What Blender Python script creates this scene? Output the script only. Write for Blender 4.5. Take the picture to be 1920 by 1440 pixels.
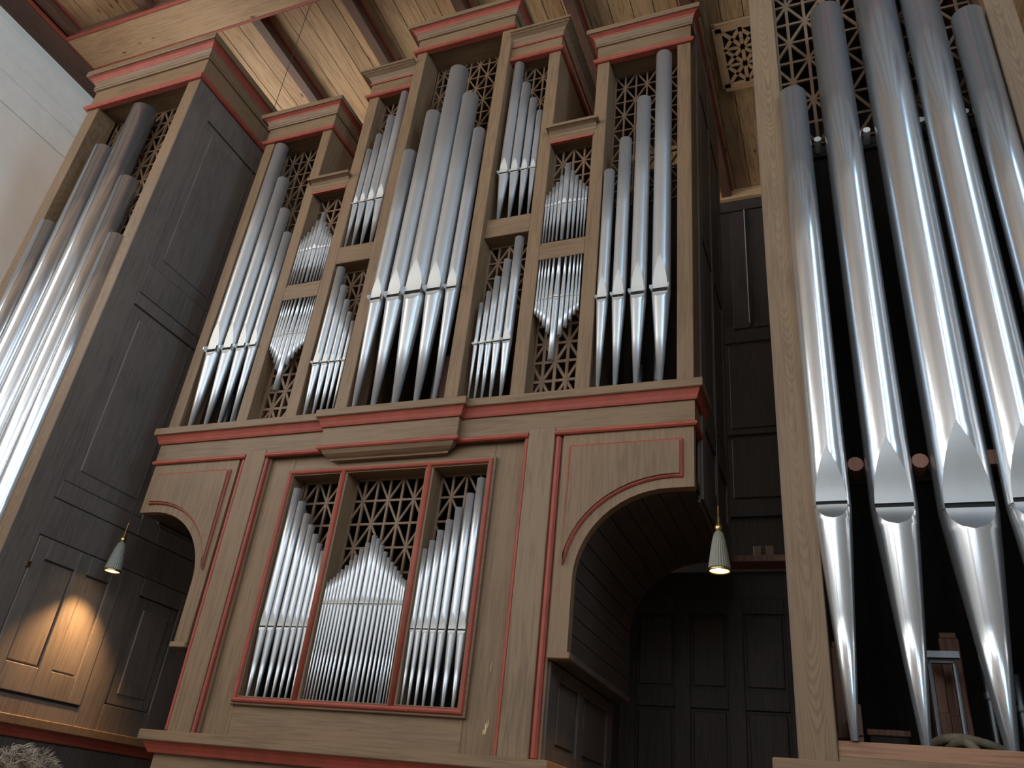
import bpy, math, random
from mathutils import Vector, Matrix
random.seed(7)
for o in list(bpy.data.objects):
    bpy.data.objects.remove(o)
SC = bpy.context.scene
COL = SC.collection
PI = math.pi

# ------------------------------------------------------------------ camera
# metres; x to the right along the organ front, y into the depth, z up; organ axis x = 0, case front y = 0
CAM = Vector((2.932, -4.5, 1.6))
RW = ((0.92874426, 0.35667635, 0.10107467), (-0.09344023, 0.48906244, -0.86722941), (-0.35875204, 0.7959899, 0.48754185))
cam = bpy.data.cameras.new('camera')
cam.sensor_fit = 'HORIZONTAL'; cam.sensor_width = 36.0; cam.lens = 1512.2 / 1920 * 36
cam.clip_start = 0.05; cam.clip_end = 200
co = bpy.data.objects.new('camera', cam); COL.objects.link(co)
m3 = Matrix((RW[0], [-v for v in RW[1]], [-v for v in RW[2]])).transposed()
co.matrix_world = Matrix.Translation(CAM) @ m3.to_4x4()
SC.camera = co

# ------------------------------------------------------------------ sky, daylight, exposure
SC.view_settings.view_transform = 'Standard'; SC.view_settings.look = 'None'
SC.view_settings.gamma = 1.0; SC.view_settings.use_curve_mapping = False
SC.view_settings.exposure = 0.3
W = bpy.data.worlds.new('overcast_sky'); SC.world = W; W.use_nodes = True
bg = W.node_tree.nodes['Background']; bg.inputs[0].default_value = (0.62, 0.8, 1.0, 1); bg.inputs[1].default_value = 1.5

NX = 6.3            # nave half width
NY0, NY1 = -17.0, 4.7
ZC = 10.1           # underside of the ceiling boards
# windows of the church: (wall, centre along the wall, width, sill z, head z, power, colour)
WIN = [('left', -4.6, 1.7, 6.2, 9.6, 270, (1.0, 0.98, 0.94)),
       ('left', -8.6, 1.7, 6.2, 9.6, 270, (1.0, 0.98, 0.94)),
       ('left', -12.6, 1.7, 6.2, 9.6, 270, (1.0, 0.98, 0.94)),
       ('left', 2.9, 1.5, 5.2, 8.6, 360, (1.0, 0.93, 0.82)),  # added window, unseen behind the left tower, to brighten the ceiling
       ('right', -4.2, 1.5, 5.2, 9.6, 180, (0.42, 0.70, 1.0)),
       ('right', -8.4, 1.5, 6.0, 9.6, 230, (0.84, 0.91, 1.0)),
       ('right', -12.6, 1.5, 6.0, 9.6, 230, (0.84, 0.91, 1.0)),
       ('rear', -3.4, 2.3, 6.0, 9.6, 195, (0.93, 0.96, 1.0)),
       ('rear', 0.2, 2.3, 6.0, 9.6, 195, (0.93, 0.96, 1.0)),
       ('rear', 3.8, 2.3, 6.0, 9.6, 150, (0.8, 0.9, 1.0))]
for wall, c, w, z0, z1, pw, colr in WIN:
    l = bpy.data.lights.new('window_daylight', 'AREA'); l.shape = 'RECTANGLE'
    l.size = w; l.size_y = z1 - z0; l.energy = pw; l.color = colr
    lo = bpy.data.objects.new('window_daylight', l); COL.objects.link(lo)
    zc = (z0 + z1) / 2
    if wall == 'left':
        lo.location = (-NX - 0.12, c, zc); lo.rotation_euler = (PI / 2, 0, -PI / 2)
    elif wall == 'right':
        lo.location = (NX + 0.12, c, zc); lo.rotation_euler = (PI / 2, 0, PI / 2)
    else:
        lo.location = (c, NY0 - 0.12, zc); lo.rotation_euler = (PI / 2, 0, 0)

# ------------------------------------------------------------------ materials
def nt(name):
    m = bpy.data.materials.new(name); m.use_nodes = True
    return m, m.node_tree, m.node_tree.nodes['Principled BSDF']
def ramp(t, pts):
    r = t.nodes.new('ShaderNodeValToRGB'); e = r.color_ramp.elements
    while len(e) > 1: e.remove(e[-1])
    e[0].position = pts[0][0]; e[0].color = (*pts[0][1], 1)
    for p, c in pts[1:]:
        q = e.new(p); q.color = (*c, 1)
    return r
def wood(name, light, dark, axis='z', rough=0.55, fine=1.0, knots=False, spec=0.35, contrast=1.0, tone=0.05):
    m, t, b = nt(name); N = t.nodes; L = t.links
    tc = N.new('ShaderNodeTexCoord'); oi = N.new('ShaderNodeObjectInfo')
    mul = N.new('ShaderNodeVectorMath'); mul.operation = 'SCALE'; mul.inputs[0].default_value = (7.3, 3.1, 5.7)
    L.new(oi.outputs['Random'], mul.inputs['Scale'])
    add = N.new('ShaderNodeVectorMath'); add.operation = 'ADD'
    L.new(tc.outputs['Object'], add.inputs[0]); L.new(mul.outputs[0], add.inputs[1])
    s = {'x': (0.9, 16, 16), 'y': (16, 0.9, 16), 'z': (16, 16, 0.9)}[axis]
    mp = N.new('ShaderNodeMapping'); mp.inputs['Scale'].default_value = tuple(v * fine for v in s)
    L.new(add.outputs[0], mp.inputs['Vector'])
    n1 = N.new('ShaderNodeTexNoise'); n1.inputs['Scale'].default_value = 1.0; n1.inputs['Detail'].default_value = 2; n1.inputs['Distortion'].default_value = 0.3
    L.new(mp.outputs[0], n1.inputs['Vector'])
    # year rings: bands of the smooth field
    ms = N.new('ShaderNodeMath'); ms.operation = 'MULTIPLY'; ms.inputs[1].default_value = 34.0
    L.new(n1.outputs['Fac'], ms.inputs[0])
    sn = N.new('ShaderNodeMath'); sn.operation = 'SINE'; L.new(ms.outputs[0], sn.inputs[0])
    n2 = N.new('ShaderNodeTexNoise'); n2.inputs['Scale'].default_value = 5.0; n2.inputs['Detail'].default_value = 6
    L.new(mp.outputs[0], n2.inputs['Vector'])
    n3 = N.new('ShaderNodeTexNoise'); n3.inputs['Scale'].default_value = 1.6; n3.inputs['Detail'].default_value = 4
    L.new(add.outputs[0], n3.inputs['Vector'])
    a1 = N.new('ShaderNodeMath'); a1.operation = 'MULTIPLY_ADD'; a1.inputs[1].default_value = 0.10 * contrast; L.new(sn.outputs[0], a1.inputs[0]); L.new(n2.outputs['Fac'], a1.inputs[2])
    a2 = N.new('ShaderNodeMath'); a2.operation = 'MULTIPLY_ADD'; a2.inputs[1].default_value = 0.8; L.new(n3.outputs['Fac'], a2.inputs[0]); L.new(a1.outputs[0], a2.inputs[2])
    r = ramp(t, [(0.62, dark), (1.12 if False else 1.0, light)])
    L.new(a2.outputs[0], r.inputs[0])
    col = r.outputs[0]
    if knots:
        mk = N.new('ShaderNodeMapping'); mk.inputs['Scale'].default_value = {'x': (1.6, 4, 4), 'y': (4, 1.6, 4), 'z': (4, 4, 1.6)}[axis]
        L.new(add.outputs[0], mk.inputs['Vector'])
        v = N.new('ShaderNodeTexVoronoi'); v.inputs['Scale'].default_value = 1.3; L.new(mk.outputs[0], v.inputs['Vector'])
        kr = ramp(t, [(0.05, (1, 1, 1)), (0.11, (0, 0, 0))]); L.new(v.outputs['Distance'], kr.inputs[0])
        mx = N.new('ShaderNodeMix'); mx.data_type = 'RGBA'
        L.new(kr.outputs[0], mx.inputs['Factor']); L.new(col, mx.inputs['A'])
        mx.inputs['B'].default_value = (dark[0] * 0.35, dark[1] * 0.3, dark[2] * 0.28, 1); col = mx.outputs['Result']
    hv = N.new('ShaderNodeHueSaturation'); vr = N.new('ShaderNodeMapRange'); vr.inputs['To Min'].default_value = 1 - tone; vr.inputs['To Max'].default_value = 1 + tone
    L.new(oi.outputs['Random'], vr.inputs[0]); L.new(vr.outputs[0], hv.inputs['Value']); L.new(col, hv.inputs['Color']); col = hv.outputs[0]
    L.new(col, b.inputs['Base Color'])
    b.inputs['Roughness'].default_value = rough; b.inputs['Specular IOR Level'].default_value = spec
    bp = N.new('ShaderNodeBump'); bp.inputs['Strength'].default_value = 0.12; bp.inputs['Distance'].default_value = 0.004
    L.new(a1.outputs[0], bp.inputs['Height']); L.new(bp.outputs[0], b.inputs['Normal'])
    return m
def plain(name, c, rough=0.6, metal=0.0, noise=0.0, nscale=6.0, bump=0.0):
    m, t, b = nt(name)
    b.inputs['Base Color'].default_value = (*c, 1); b.inputs['Roughness'].default_value = rough; b.inputs['Metallic'].default_value = metal
    if noise or bump:
        tc = t.nodes.new('ShaderNodeTexCoord'); n = t.nodes.new('ShaderNodeTexNoise')
        n.inputs['Scale'].default_value = nscale; n.inputs['Detail'].default_value = 6
        t.links.new(tc.outputs['Object'], n.inputs['Vector'])
        if noise:
            r = ramp(t, [(0.3, tuple(v * (1 - noise) for v in c)), (0.7, tuple(min(1, v * (1 + noise)) for v in c))])
            t.links.new(n.outputs['Fac'], r.inputs[0]); t.links.new(r.outputs[0], b.inputs['Base Color'])
        if bump:
            bp = t.nodes.new('ShaderNodeBump'); bp.inputs['Strength'].default_value = bump; bp.inputs['Distance'].default_value = 0.01
            t.links.new(n.outputs['Fac'], bp.inputs['Height']); t.links.new(bp.outputs[0], b.inputs['Normal'])
    return m
def tin(name, c, rough, streak=0.1, metal=1.0):
    m, t, b = nt(name); N = t.nodes; L = t.links
    tc = N.new('ShaderNodeTexCoord'); mp = N.new('ShaderNodeMapping'); mp.inputs['Scale'].default_value = (9, 9, 1.2)
    oi = N.new('ShaderNodeObjectInfo'); mul = N.new('ShaderNodeVectorMath'); mul.operation = 'SCALE'; mul.inputs[0].default_value = (5, 7, 3)
    L.new(oi.outputs['Random'], mul.inputs['Scale']); add = N.new('ShaderNodeVectorMath'); L.new(tc.outputs['Object'], add.inputs[0]); L.new(mul.outputs[0], add.inputs[1])
    L.new(add.outputs[0], mp.inputs[0])
    n = N.new('ShaderNodeTexNoise'); n.inputs['Scale'].default_value = 2.2; n.inputs['Detail'].default_value = 5; L.new(mp.outputs[0], n.inputs['Vector'])
    r = ramp(t, [(0.3, tuple(v * (1 - streak) for v in c)), (0.7, c)]); L.new(n.outputs['Fac'], r.inputs[0]); L.new(r.outputs[0], b.inputs['Base Color'])
    rr = N.new('ShaderNodeMapRange'); rr.inputs['To Min'].default_value = rough * 0.97; rr.inputs['To Max'].default_value = rough * 1.03
    L.new(n.outputs['Fac'], rr.inputs[0]); L.new(rr.outputs[0], b.inputs['Roughness'])
    b.inputs['Metallic'].default_value = metal
    return m
CL, CD = (0.208, 0.127, 0.068), (0.146, 0.088, 0.046)
WZ = wood('stained_wood_upright', CL, CD, 'z'); WX = wood('stained_wood_level', CL, CD, 'x'); WY = wood('stained_wood_deep', CL, CD, 'y')
GZ = wood('bold_grain_upright', (0.220, 0.142, 0.080), (0.145, 0.092, 0.050), 'z', contrast=1.4)
def cathedral(mat):
    t = mat.node_tree; N = t.nodes; L = t.links; b = N['Principled BSDF']
    src = b.inputs['Base Color'].links[0].from_socket
    tc = N.new('ShaderNodeTexCoord'); sp = N.new('ShaderNodeSeparateXYZ'); L.new(tc.outputs['Object'], sp.inputs[0])
    def M(op, a, b_=None, c=None):
        n = N.new('ShaderNodeMath'); n.operation = op
        for i, q in enumerate((a, b_, c)):
            if q is None: continue
            if isinstance(q, (int, float)): n.inputs[i].default_value = q
            else: L.new(q, n.inputs[i])
        return n.outputs[0]
    def noise(scale, sc, det=2):
        mp = N.new('ShaderNodeMapping'); mp.inputs['Scale'].default_value = sc; L.new(tc.outputs['Object'], mp.inputs[0])
        n = N.new('ShaderNodeTexNoise'); n.inputs['Scale'].default_value = scale; n.inputs['Detail'].default_value = det; L.new(mp.outputs[0], n.inputs['Vector']); return n.outputs['Fac']
    wob = noise(2.0, (1, 1, .9)); dx = M('MULTIPLY_ADD', wob, .05, -.025)
    x = M('ADD', M('SUBTRACT', M('ABSOLUTE', sp.outputs['X']), .6975), dx)
    f = M('MULTIPLY_ADD', M('MULTIPLY', x, x), 7000.0, M('MULTIPLY', sp.outputs['Z'], -70.0))
    f = M('ADD', f, M('MULTIPLY', noise(1.5, (2, 2, 1.0), 3), 60.0))
    w = M('MULTIPLY_ADD', M('SINE', f), .5, .5)
    w = M('POWER', w, 1.6)
    fac = M('MULTIPLY', w, M('MULTIPLY_ADD', noise(.9, (1, 1, 1)), 1.1, -.18))
    mx = N.new('ShaderNodeMix'); mx.data_type = 'RGBA'; mx.clamp_factor = True
    L.new(fac, mx.inputs['Factor']); L.new(src, mx.inputs['A']); mx.inputs['B'].default_value = (.105, .062, .032, 1)
    L.new(mx.outputs['Result'], b.inputs['Base Color'])
    return mat
GT = cathedral(wood('cathedral_grain_post', (0.208, 0.131, 0.071), (0.152, 0.094, 0.050), 'z', contrast=.8))
LATM = wood('lattice_wood', (0.19, 0.115, 0.066), (0.125, 0.075, 0.043), 'z')
KZ = wood('dim_stained_wood', (0.108, 0.086, 0.072), (0.075, 0.060, 0.050), 'z', rough=0.45)  # on side faces the darker tone stands in for dim light
KS = wood('shaded_tower_side', (0.160, 0.128, 0.108), (0.112, 0.090, 0.076), 'z', rough=0.5)  # front wood darkened: weak light on the tower sides put into the colour
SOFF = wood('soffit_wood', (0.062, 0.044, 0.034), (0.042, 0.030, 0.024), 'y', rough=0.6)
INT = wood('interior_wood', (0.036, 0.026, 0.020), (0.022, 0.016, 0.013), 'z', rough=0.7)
PINE = wood('pine_boards', (0.46, 0.285, 0.145), (0.31, 0.18, 0.085), 'y', rough=0.6, knots=True, tone=.14, contrast=2.0)
PINEX = wood('pine_beam', (0.46, 0.285, 0.155), (0.33, 0.195, 0.10), 'x', rough=0.6, knots=True)
PINED = wood('brown_beam', (0.135, 0.066, 0.042), (0.08, 0.040, 0.026), 'y', rough=0.6)
OAKX = wood('reddish_rail_wood', (0.30, 0.155, 0.085), (0.19, 0.095, 0.05), 'x')
REDW = wood('red_brown_pipe_wood', (0.22, 0.095, 0.055), (0.12, 0.05, 0.03), 'z')
RED = plain('red_paint', (0.29, 0.052, 0.028), 0.62, noise=0.15, nscale=9)
TIN = tin('dull_tin', (0.565, 0.57, 0.57), 0.36, 0.06, 0.8)
TINP = tin('polished_tin', (0.60, 0.615, 0.63), 0.21, 0.04, 0.87)
TINL = tin('flattened_tin_lip', (0.56, 0.55, 0.52), 0.55, .06, .6)
TINLT = tin('flattened_tin_lip_large', (0.33, 0.335, 0.33), 0.42, .06)
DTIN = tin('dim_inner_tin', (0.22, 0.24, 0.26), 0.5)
PLASTER = plain('white_plaster', (0.84, 0.80, 0.72), 0.9, noise=0.05, nscale=2.5)
PLASTN = plain('grey_nave_plaster', (0.50, 0.49, 0.47), 0.9, noise=0.05, nscale=2.5)
PLASTC = plain('plaster_moulding', (0.86, 0.85, 0.78), 0.85, noise=0.04, nscale=5)
DARK = plain('black_gap', (0.012, 0.010, 0.010), 0.9)
FLOORM = plain('dark_stone_floor', (0.14, 0.115, 0.09), 0.6, noise=0.12, nscale=1.5)
NAVE = wood('nave_ceiling_boards', (0.40, 0.345, 0.29), (0.29, 0.245, 0.20), 'y', rough=0.7)
BRASS = plain('brass', (0.62, 0.45, 0.2), 0.3, 1.0)
CORDM = plain('cord_black', (0.03, 0.03, 0.03), 0.6)
SHADE = plain('ribbed_frosted_shade', (0.22, 0.215, 0.17), 0.45)
HOSEM = plain('grey_canvas_hose', (0.19, 0.16, 0.105), 0.85, noise=0.2, nscale=30)
SLOTSHADE = plain('slot_shade_black', (0.012, 0.011, 0.010), 0.9)  # shade of the pipe mouths as a near-black colour
FELT = plain('white_felt', (0.75, 0.73, 0.66), 0.9)
SKIN = plain('skin', (0.55, 0.35, 0.26), 0.55)
HAIRM = plain('grey_blond_hair', (0.30, 0.225, 0.155), 0.45, noise=0.55, nscale=30)
SHIRT = plain('dark_blue_cloth', (0.05, 0.06, 0.09), 0.9)
TROUS = plain('charcoal_cloth', (0.04, 0.04, 0.042), 0.9)
bm_, bt_, bb_ = nt('lamp_bulb'); bb_.inputs['Emission Color'].default_value = (1, 0.72, 0.35, 1); bb_.inputs['Emission Strength'].default_value = 22
BULB = bm_

# ------------------------------------------------------------------ mesh helpers
class MB:
    def __init__(s): s.v = []; s.f = []
    def add(s, v, f):
        n = len(s.v); s.v += [tuple(p) for p in v]; s.f += [tuple(i + n for i in q) for q in f]; return s
    def box(s, x0, x1, y0, y1, z0, z1):
        x0, x1 = min(x0, x1), max(x0, x1); y0, y1 = min(y0, y1), max(y0, y1); z0, z1 = min(z0, z1), max(z0, z1)
        return s.add([(x0, y0, z0), (x1, y0, z0), (x1, y1, z0), (x0, y1, z0), (x0, y0, z1), (x1, y0, z1), (x1, y1, z1), (x0, y1, z1)],
                     [(0, 3, 2, 1), (4, 5, 6, 7), (0, 1, 5, 4), (1, 2, 6, 5), (2, 3, 7, 6), (3, 0, 4, 7)])
    def prism(s, poly, y0, y1):      # poly in (x, z); extruded along y
        n = len(poly); ar = sum(poly[i][0] * poly[(i + 1) % n][1] - poly[(i + 1) % n][0] * poly[i][1] for i in range(n))
        if ar < 0: poly = poly[::-1]
        v = [(x, y0, z) for x, z in poly] + [(x, y1, z) for x, z in poly]
        f = [tuple(range(n)), tuple(range(2 * n - 1, n - 1, -1))] + [((i + 1) % n, i, i + n, (i + 1) % n + n) for i in range(n)]
        return s.add(v, f)
    def sweep(s, prof, path):        # prof: (outward, z) going round; path: xy points, outward = left of travel
        P = [Vector(p) for p in path]; n = len(P); k = len(prof); v = []
        for i, p in enumerate(P):
            d0 = (p - P[i - 1]).normalized() if i else None
            d1 = (P[i + 1] - p).normalized() if i < n - 1 else None
            if d0 is None: mi = Vector((-d1.y, d1.x))
            elif d1 is None: mi = Vector((-d0.y, d0.x))
            else:
                a = Vector((-d0.y, d0.x)); b = Vector((-d1.y, d1.x)); mi = a + b; mi = mi / max(0.2, mi.dot(a))
            v += [(p.x + mi.x * o, p.y + mi.y * o, z) for o, z in prof]
        f = []
        for i in range(n - 1):
            for j in range(k):
                a = i * k + j; b = i * k + (j + 1) % k
                f.append((a, b, b + k, a + k))
        f += [tuple(range(k - 1, -1, -1)), tuple((n - 1) * k + j for j in range(k))]
        return s.add(v, f)
    def tube(s, pts, r, n=8):
        P = [Vector(p) for p in pts]; v = []; f = []; up = None
        for i, p in enumerate(P):
            d = (P[min(i + 1, len(P) - 1)] - P[max(i - 1, 0)]).normalized()
            if up is None: up = d.orthogonal().normalized()
            up = (up - d * up.dot(d)).normalized(); w = d.cross(up)
            rr = r[i] if isinstance(r, (list, tuple)) else r
            v += [p + (up * math.cos(2 * PI * j / n) + w * math.sin(2 * PI * j / n)) * rr for j in range(n)]
        for i in range(len(P) - 1):
            for j in range(n):
                f.append((i * n + j, i * n + (j + 1) % n, (i + 1) * n + (j + 1) % n, (i + 1) * n + j))
        f += [tuple(range(n - 1, -1, -1)), tuple((len(P) - 1) * n + j for j in range(n))]
        return s.add(v, f)
    def lathe(s, c, prof, n=24, ribs=0, amp=0.0):
        v = []; f = []
        for r, z in prof:
            for j in range(n):
                q = r * (1 + amp * math.cos(ribs * 2 * PI * j / n)) if ribs else r
                v.append((c[0] + q * math.cos(2 * PI * j / n), c[1] + q * math.sin(2 * PI * j / n), c[2] + z))
        for i in range(len(prof) - 1):
            for j in range(n):
                f.append((i * n + j, i * n + (j + 1) % n, (i + 1) * n + (j + 1) % n, (i + 1) * n + j))
        return s.add(v, f)
    def build(s, name, mat, parent=None, smooth=False, bev=0.0, label=None, kind=None, origin=None):
        me = bpy.data.meshes.new(name)
        off = parent_loc(parent) if parent is not None else Vector(origin or (0, 0, 0))
        me.from_pydata([(p[0] - off.x, p[1] - off.y, p[2] - off.z) for p in s.v], [], s.f)
        me.materials.append(mat)
        if smooth: me.polygons.foreach_set('use_smooth', [True] * len(me.polygons))
        me.update()
        o = bpy.data.objects.new(name, me); COL.objects.link(o)
        if parent is not None: o.parent = parent
        else: o.location = off
        if bev:
            b = o.modifiers.new('edge', 'BEVEL'); b.width = bev; b.segments = 1; b.limit_method = 'ANGLE'
        if label: o['label'] = label
        if kind: o['kind'] = kind
        return o
def parent_loc(p):
    l = Vector(p.location)
    while p.parent: p = p.parent; l = l + Vector(p.location)
    return l
def tag(o, label, cat, group=None, kind=None):
    o['label'] = label; o['category'] = cat
    if group: o['group'] = group
    if kind: o['kind'] = kind
    return o
def thing(name, loc, label, cat, group=None):
    o = bpy.data.objects.new(name, None); COL.objects.link(o); o.location = loc; o.empty_display_size = 0.1
    return tag(o, label, cat, group)
def bx(name, mat, parent, x0, x1, y0, y1, z0, z1, bev=0.004, **k):
    return MB().box(x0, x1, y0, y1, z0, z1).build(name, mat, parent, bev=bev, **k)

# ------------------------------------------------------------------ room shell
def struct(name, mb, mat, label, cat):
    return tag(mb.build(name, mat), label, cat, kind='structure')
struct('floor', MB().box(-NX - .3, NX + .3, NY0 - .3, NY1 + .3, -0.2, 0.0), FLOORM, 'dark stone floor of the church below the organ', 'floor')
def wall_with_holes(name, side, mat, label):
    mb = MB(); hs = sorted([(c - w / 2, c + w / 2, z0, z1) for s_, c, w, z0, z1, p_, k_ in WIN if s_ == side])
    a, b = (NY0, NY1) if side != 'rear' else (-NX - .3, NX + .3)
    def bxx(u0, u1, z0, z1):
        if side == 'left': mb.box(-NX - .3, -NX, u0, u1, z0, z1)
        elif side == 'right': mb.box(NX, NX + .3, u0, u1, z0, z1)
        else: mb.box(u0, u1, NY0 - .3, NY0, z0, z1)
    u = a
    for h0, h1, z0, z1 in hs:
        bxx(u, h0, 0, 10.4); bxx(h0, h1, 0, z0); bxx(h0, h1, z1, 10.4); u = h1
    bxx(u, b, 0, 10.4)
    return struct(name, mb, mat, label, 'wall')
wl = wall_with_holes('wall_left', 'left', PLASTER, 'white plastered side wall beyond the left pipe tower')
wall_with_holes('wall_right', 'right', PLASTN, 'grey-white plastered side wall beyond the right pipe tower')
wall_with_holes('wall_rear', 'rear', PLASTN, 'grey-white plastered end wall behind the viewer')
# plaster cornice on the left wall
MB().sweep([(0, 9.9), (0, 9.30), (0.03, 9.32), (0.05, 9.36), (0.05, 9.50), (0.07, 9.52), (0.10, 9.60), (0.16, 9.68), (0.16, 9.74), (0.20, 9.78), (0.20, 9.9)][::-1], [(-NX, NY1), (-NX, NY0)]).build('plaster_cornice', PLASTC, wl)
MB().box(-NX, -NX + 0.022, NY0, NY1, 8.94, 9.30).build('plaster_band', PLASTC, wl, bev=0.006)

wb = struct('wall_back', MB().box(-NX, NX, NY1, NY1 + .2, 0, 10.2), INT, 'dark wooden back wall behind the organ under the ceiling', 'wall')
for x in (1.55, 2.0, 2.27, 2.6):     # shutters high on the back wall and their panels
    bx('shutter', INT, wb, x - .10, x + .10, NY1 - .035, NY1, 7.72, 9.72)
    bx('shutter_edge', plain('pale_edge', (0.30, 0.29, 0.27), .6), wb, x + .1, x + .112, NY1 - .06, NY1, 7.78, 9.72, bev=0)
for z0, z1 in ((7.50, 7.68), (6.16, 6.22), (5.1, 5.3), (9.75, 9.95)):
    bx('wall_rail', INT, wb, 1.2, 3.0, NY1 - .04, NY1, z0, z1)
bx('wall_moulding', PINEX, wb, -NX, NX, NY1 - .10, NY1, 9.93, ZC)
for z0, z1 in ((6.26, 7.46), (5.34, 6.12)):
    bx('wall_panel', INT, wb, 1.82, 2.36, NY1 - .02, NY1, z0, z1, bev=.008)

ceil = struct('ceiling', MB().box(-NX - .3, NX + .3, NY0 - .3, NY1 + .3, ZC + 0.02, ZC + 0.16), NAVE, 'wooden board ceiling with beams above the organ', 'ceiling')
JX = [-5.62 + 1.25 * k for k in range(10)]
pw = 0.245
for (y0, y1) in ((0.0, NY1), (-4.6, -0.4)):
    x = -NX
    while x < NX - .01:
        w = min(pw * random.uniform(.85, 1.1), NX - x)
        if not (y1 < 0 and x > 1.0):
            MB().box(x + .005, x + w - .005, y0, y1, ZC + random.uniform(0, .006), ZC + .03).build('ceiling_plank', PINE, ceil)
        x += w
for (y0, y1) in ((0.04, NY1), (-4.6, -0.43)):
    for x in JX:
        j = bx('ceiling_joist', PINED, ceil, x - .07, x + .07, y0, y1, ZC - .13, ZC + .01, bev=.01)
        for s in (-1, 1):
            MB().box(x + s * .07, x + s * .095, y0, y1, ZC - .03, ZC).build('joist_bead', RED, j)
def main_beam(y0, y1, zb):
    b = bx('ceiling_beam', PINEX, ceil, -5.69, 5.69, y0 + .035, y1 - .035, zb, ZC + .01, bev=.006)
    for ya, yb in ((y0, y0 + .035), (y1 - .035, y1)):
        MB().box(-5.69, 5.69, ya, yb, zb - .004, zb + .05).build('beam_red_edge', RED, b, bev=.01)
    MB().box(-5.69, 5.69, y0 + .028, y0 + .04, zb + .06, ZC).build('beam_face', PINED, b)
main_beam(-.47, .04, 9.90); main_beam(-5.1, -4.6, 9.90); main_beam(-9.6, -9.1, 9.9); main_beam(-14.0, -13.5, 9.9)
for s in (-1, 1):
    pl = bx('wall_plate', PINED, ceil, s * 6.29, s * 5.72, NY0, NY1, 9.895, ZC + .01, bev=.008)
    MB().box(s * 5.72, s * 5.69, NY0, NY1, 9.90, 9.96).build('plate_bead', RED, pl, bev=.01)
# pierced ceiling vent between the case and the right tower
v = bx('ceiling_vent', PINEX, ceil, 2.10, 2.72, 1.80, 2.80, ZC - .006, ZC, bev=0)
VB = MB().box(2.20, 2.62, 1.92, 2.68, ZC - .012, ZC - .008); VB.build('vent_opening', DARK, v)
def vbar(x0, y0, x1, y1, w=.022):
    d = Vector((x1 - x0, y1 - y0)); n = Vector((-d.y, d.x)).normalized() * w
    q = [(x0 - n.x, y0 - n.y), (x1 - n.x, y1 - n.y), (x1 + n.x, y1 + n.y), (x0 + n.x, y0 + n.y)]
    MB().add([(a, b, ZC - .032) for a, b in q] + [(a, b, ZC - .012) for a, b in q], [(0, 3, 2, 1), (4, 5, 6, 7), (0, 1, 5, 4), (1, 2, 6, 5), (2, 3, 7, 6), (3, 0, 4, 7)]).build('vent_bar', PINEX, v)
for a in ((2.13, 1.86, 2.69, 1.86, .06), (2.13, 2.74, 2.69, 2.74, .06), (2.15, 1.86, 2.15, 2.74, .05), (2.67, 1.86, 2.67, 2.74, .05), (2.41, 1.9, 2.41, 2.7, .022)): vbar(*a)
for x0, x1 in ((2.2, 2.41), (2.41, 2.62)):
    for y0, y1 in ((1.92, 2.18), (2.18, 2.42), (2.42, 2.68)):
        vbar(x0, y0, x1, y1, .02); vbar(x0, y1, x1, y0, .02)
    for yy in (2.18, 2.42): vbar(x0, yy, x1, yy, .016)
# church windows (glazing bars) out of the photograph's view, where the daylight comes in, plus one added to light the ceiling
for i, (wall, c, w, z0, z1, p_, k_) in enumerate(WIN):
    mb = MB()
    def wb_(u0, u1, za, zb):
        if wall == 'left': mb.box(-NX - .10, -NX - .04, u0, u1, za, zb)
        elif wall == 'right': mb.box(NX + .04, NX + .10, u0, u1, za, zb)
        else: mb.box(u0, u1, NY0 - .10, NY0 - .04, za, zb)
    for u in (c - w / 2, c - .025, c + w / 2 - .05): wb_(u, u + .05, z0, z1)
    for k in range(6):
        z = z0 + (z1 - z0 - .05) * k / 5; wb_(c - w / 2, c + w / 2, z, z + .05)
    struct('window_%d' % (i + 1), mb, KZ, 'tall church window with glazing bars in the %s wall, number %d' % (wall, i + 1), 'window')

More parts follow.
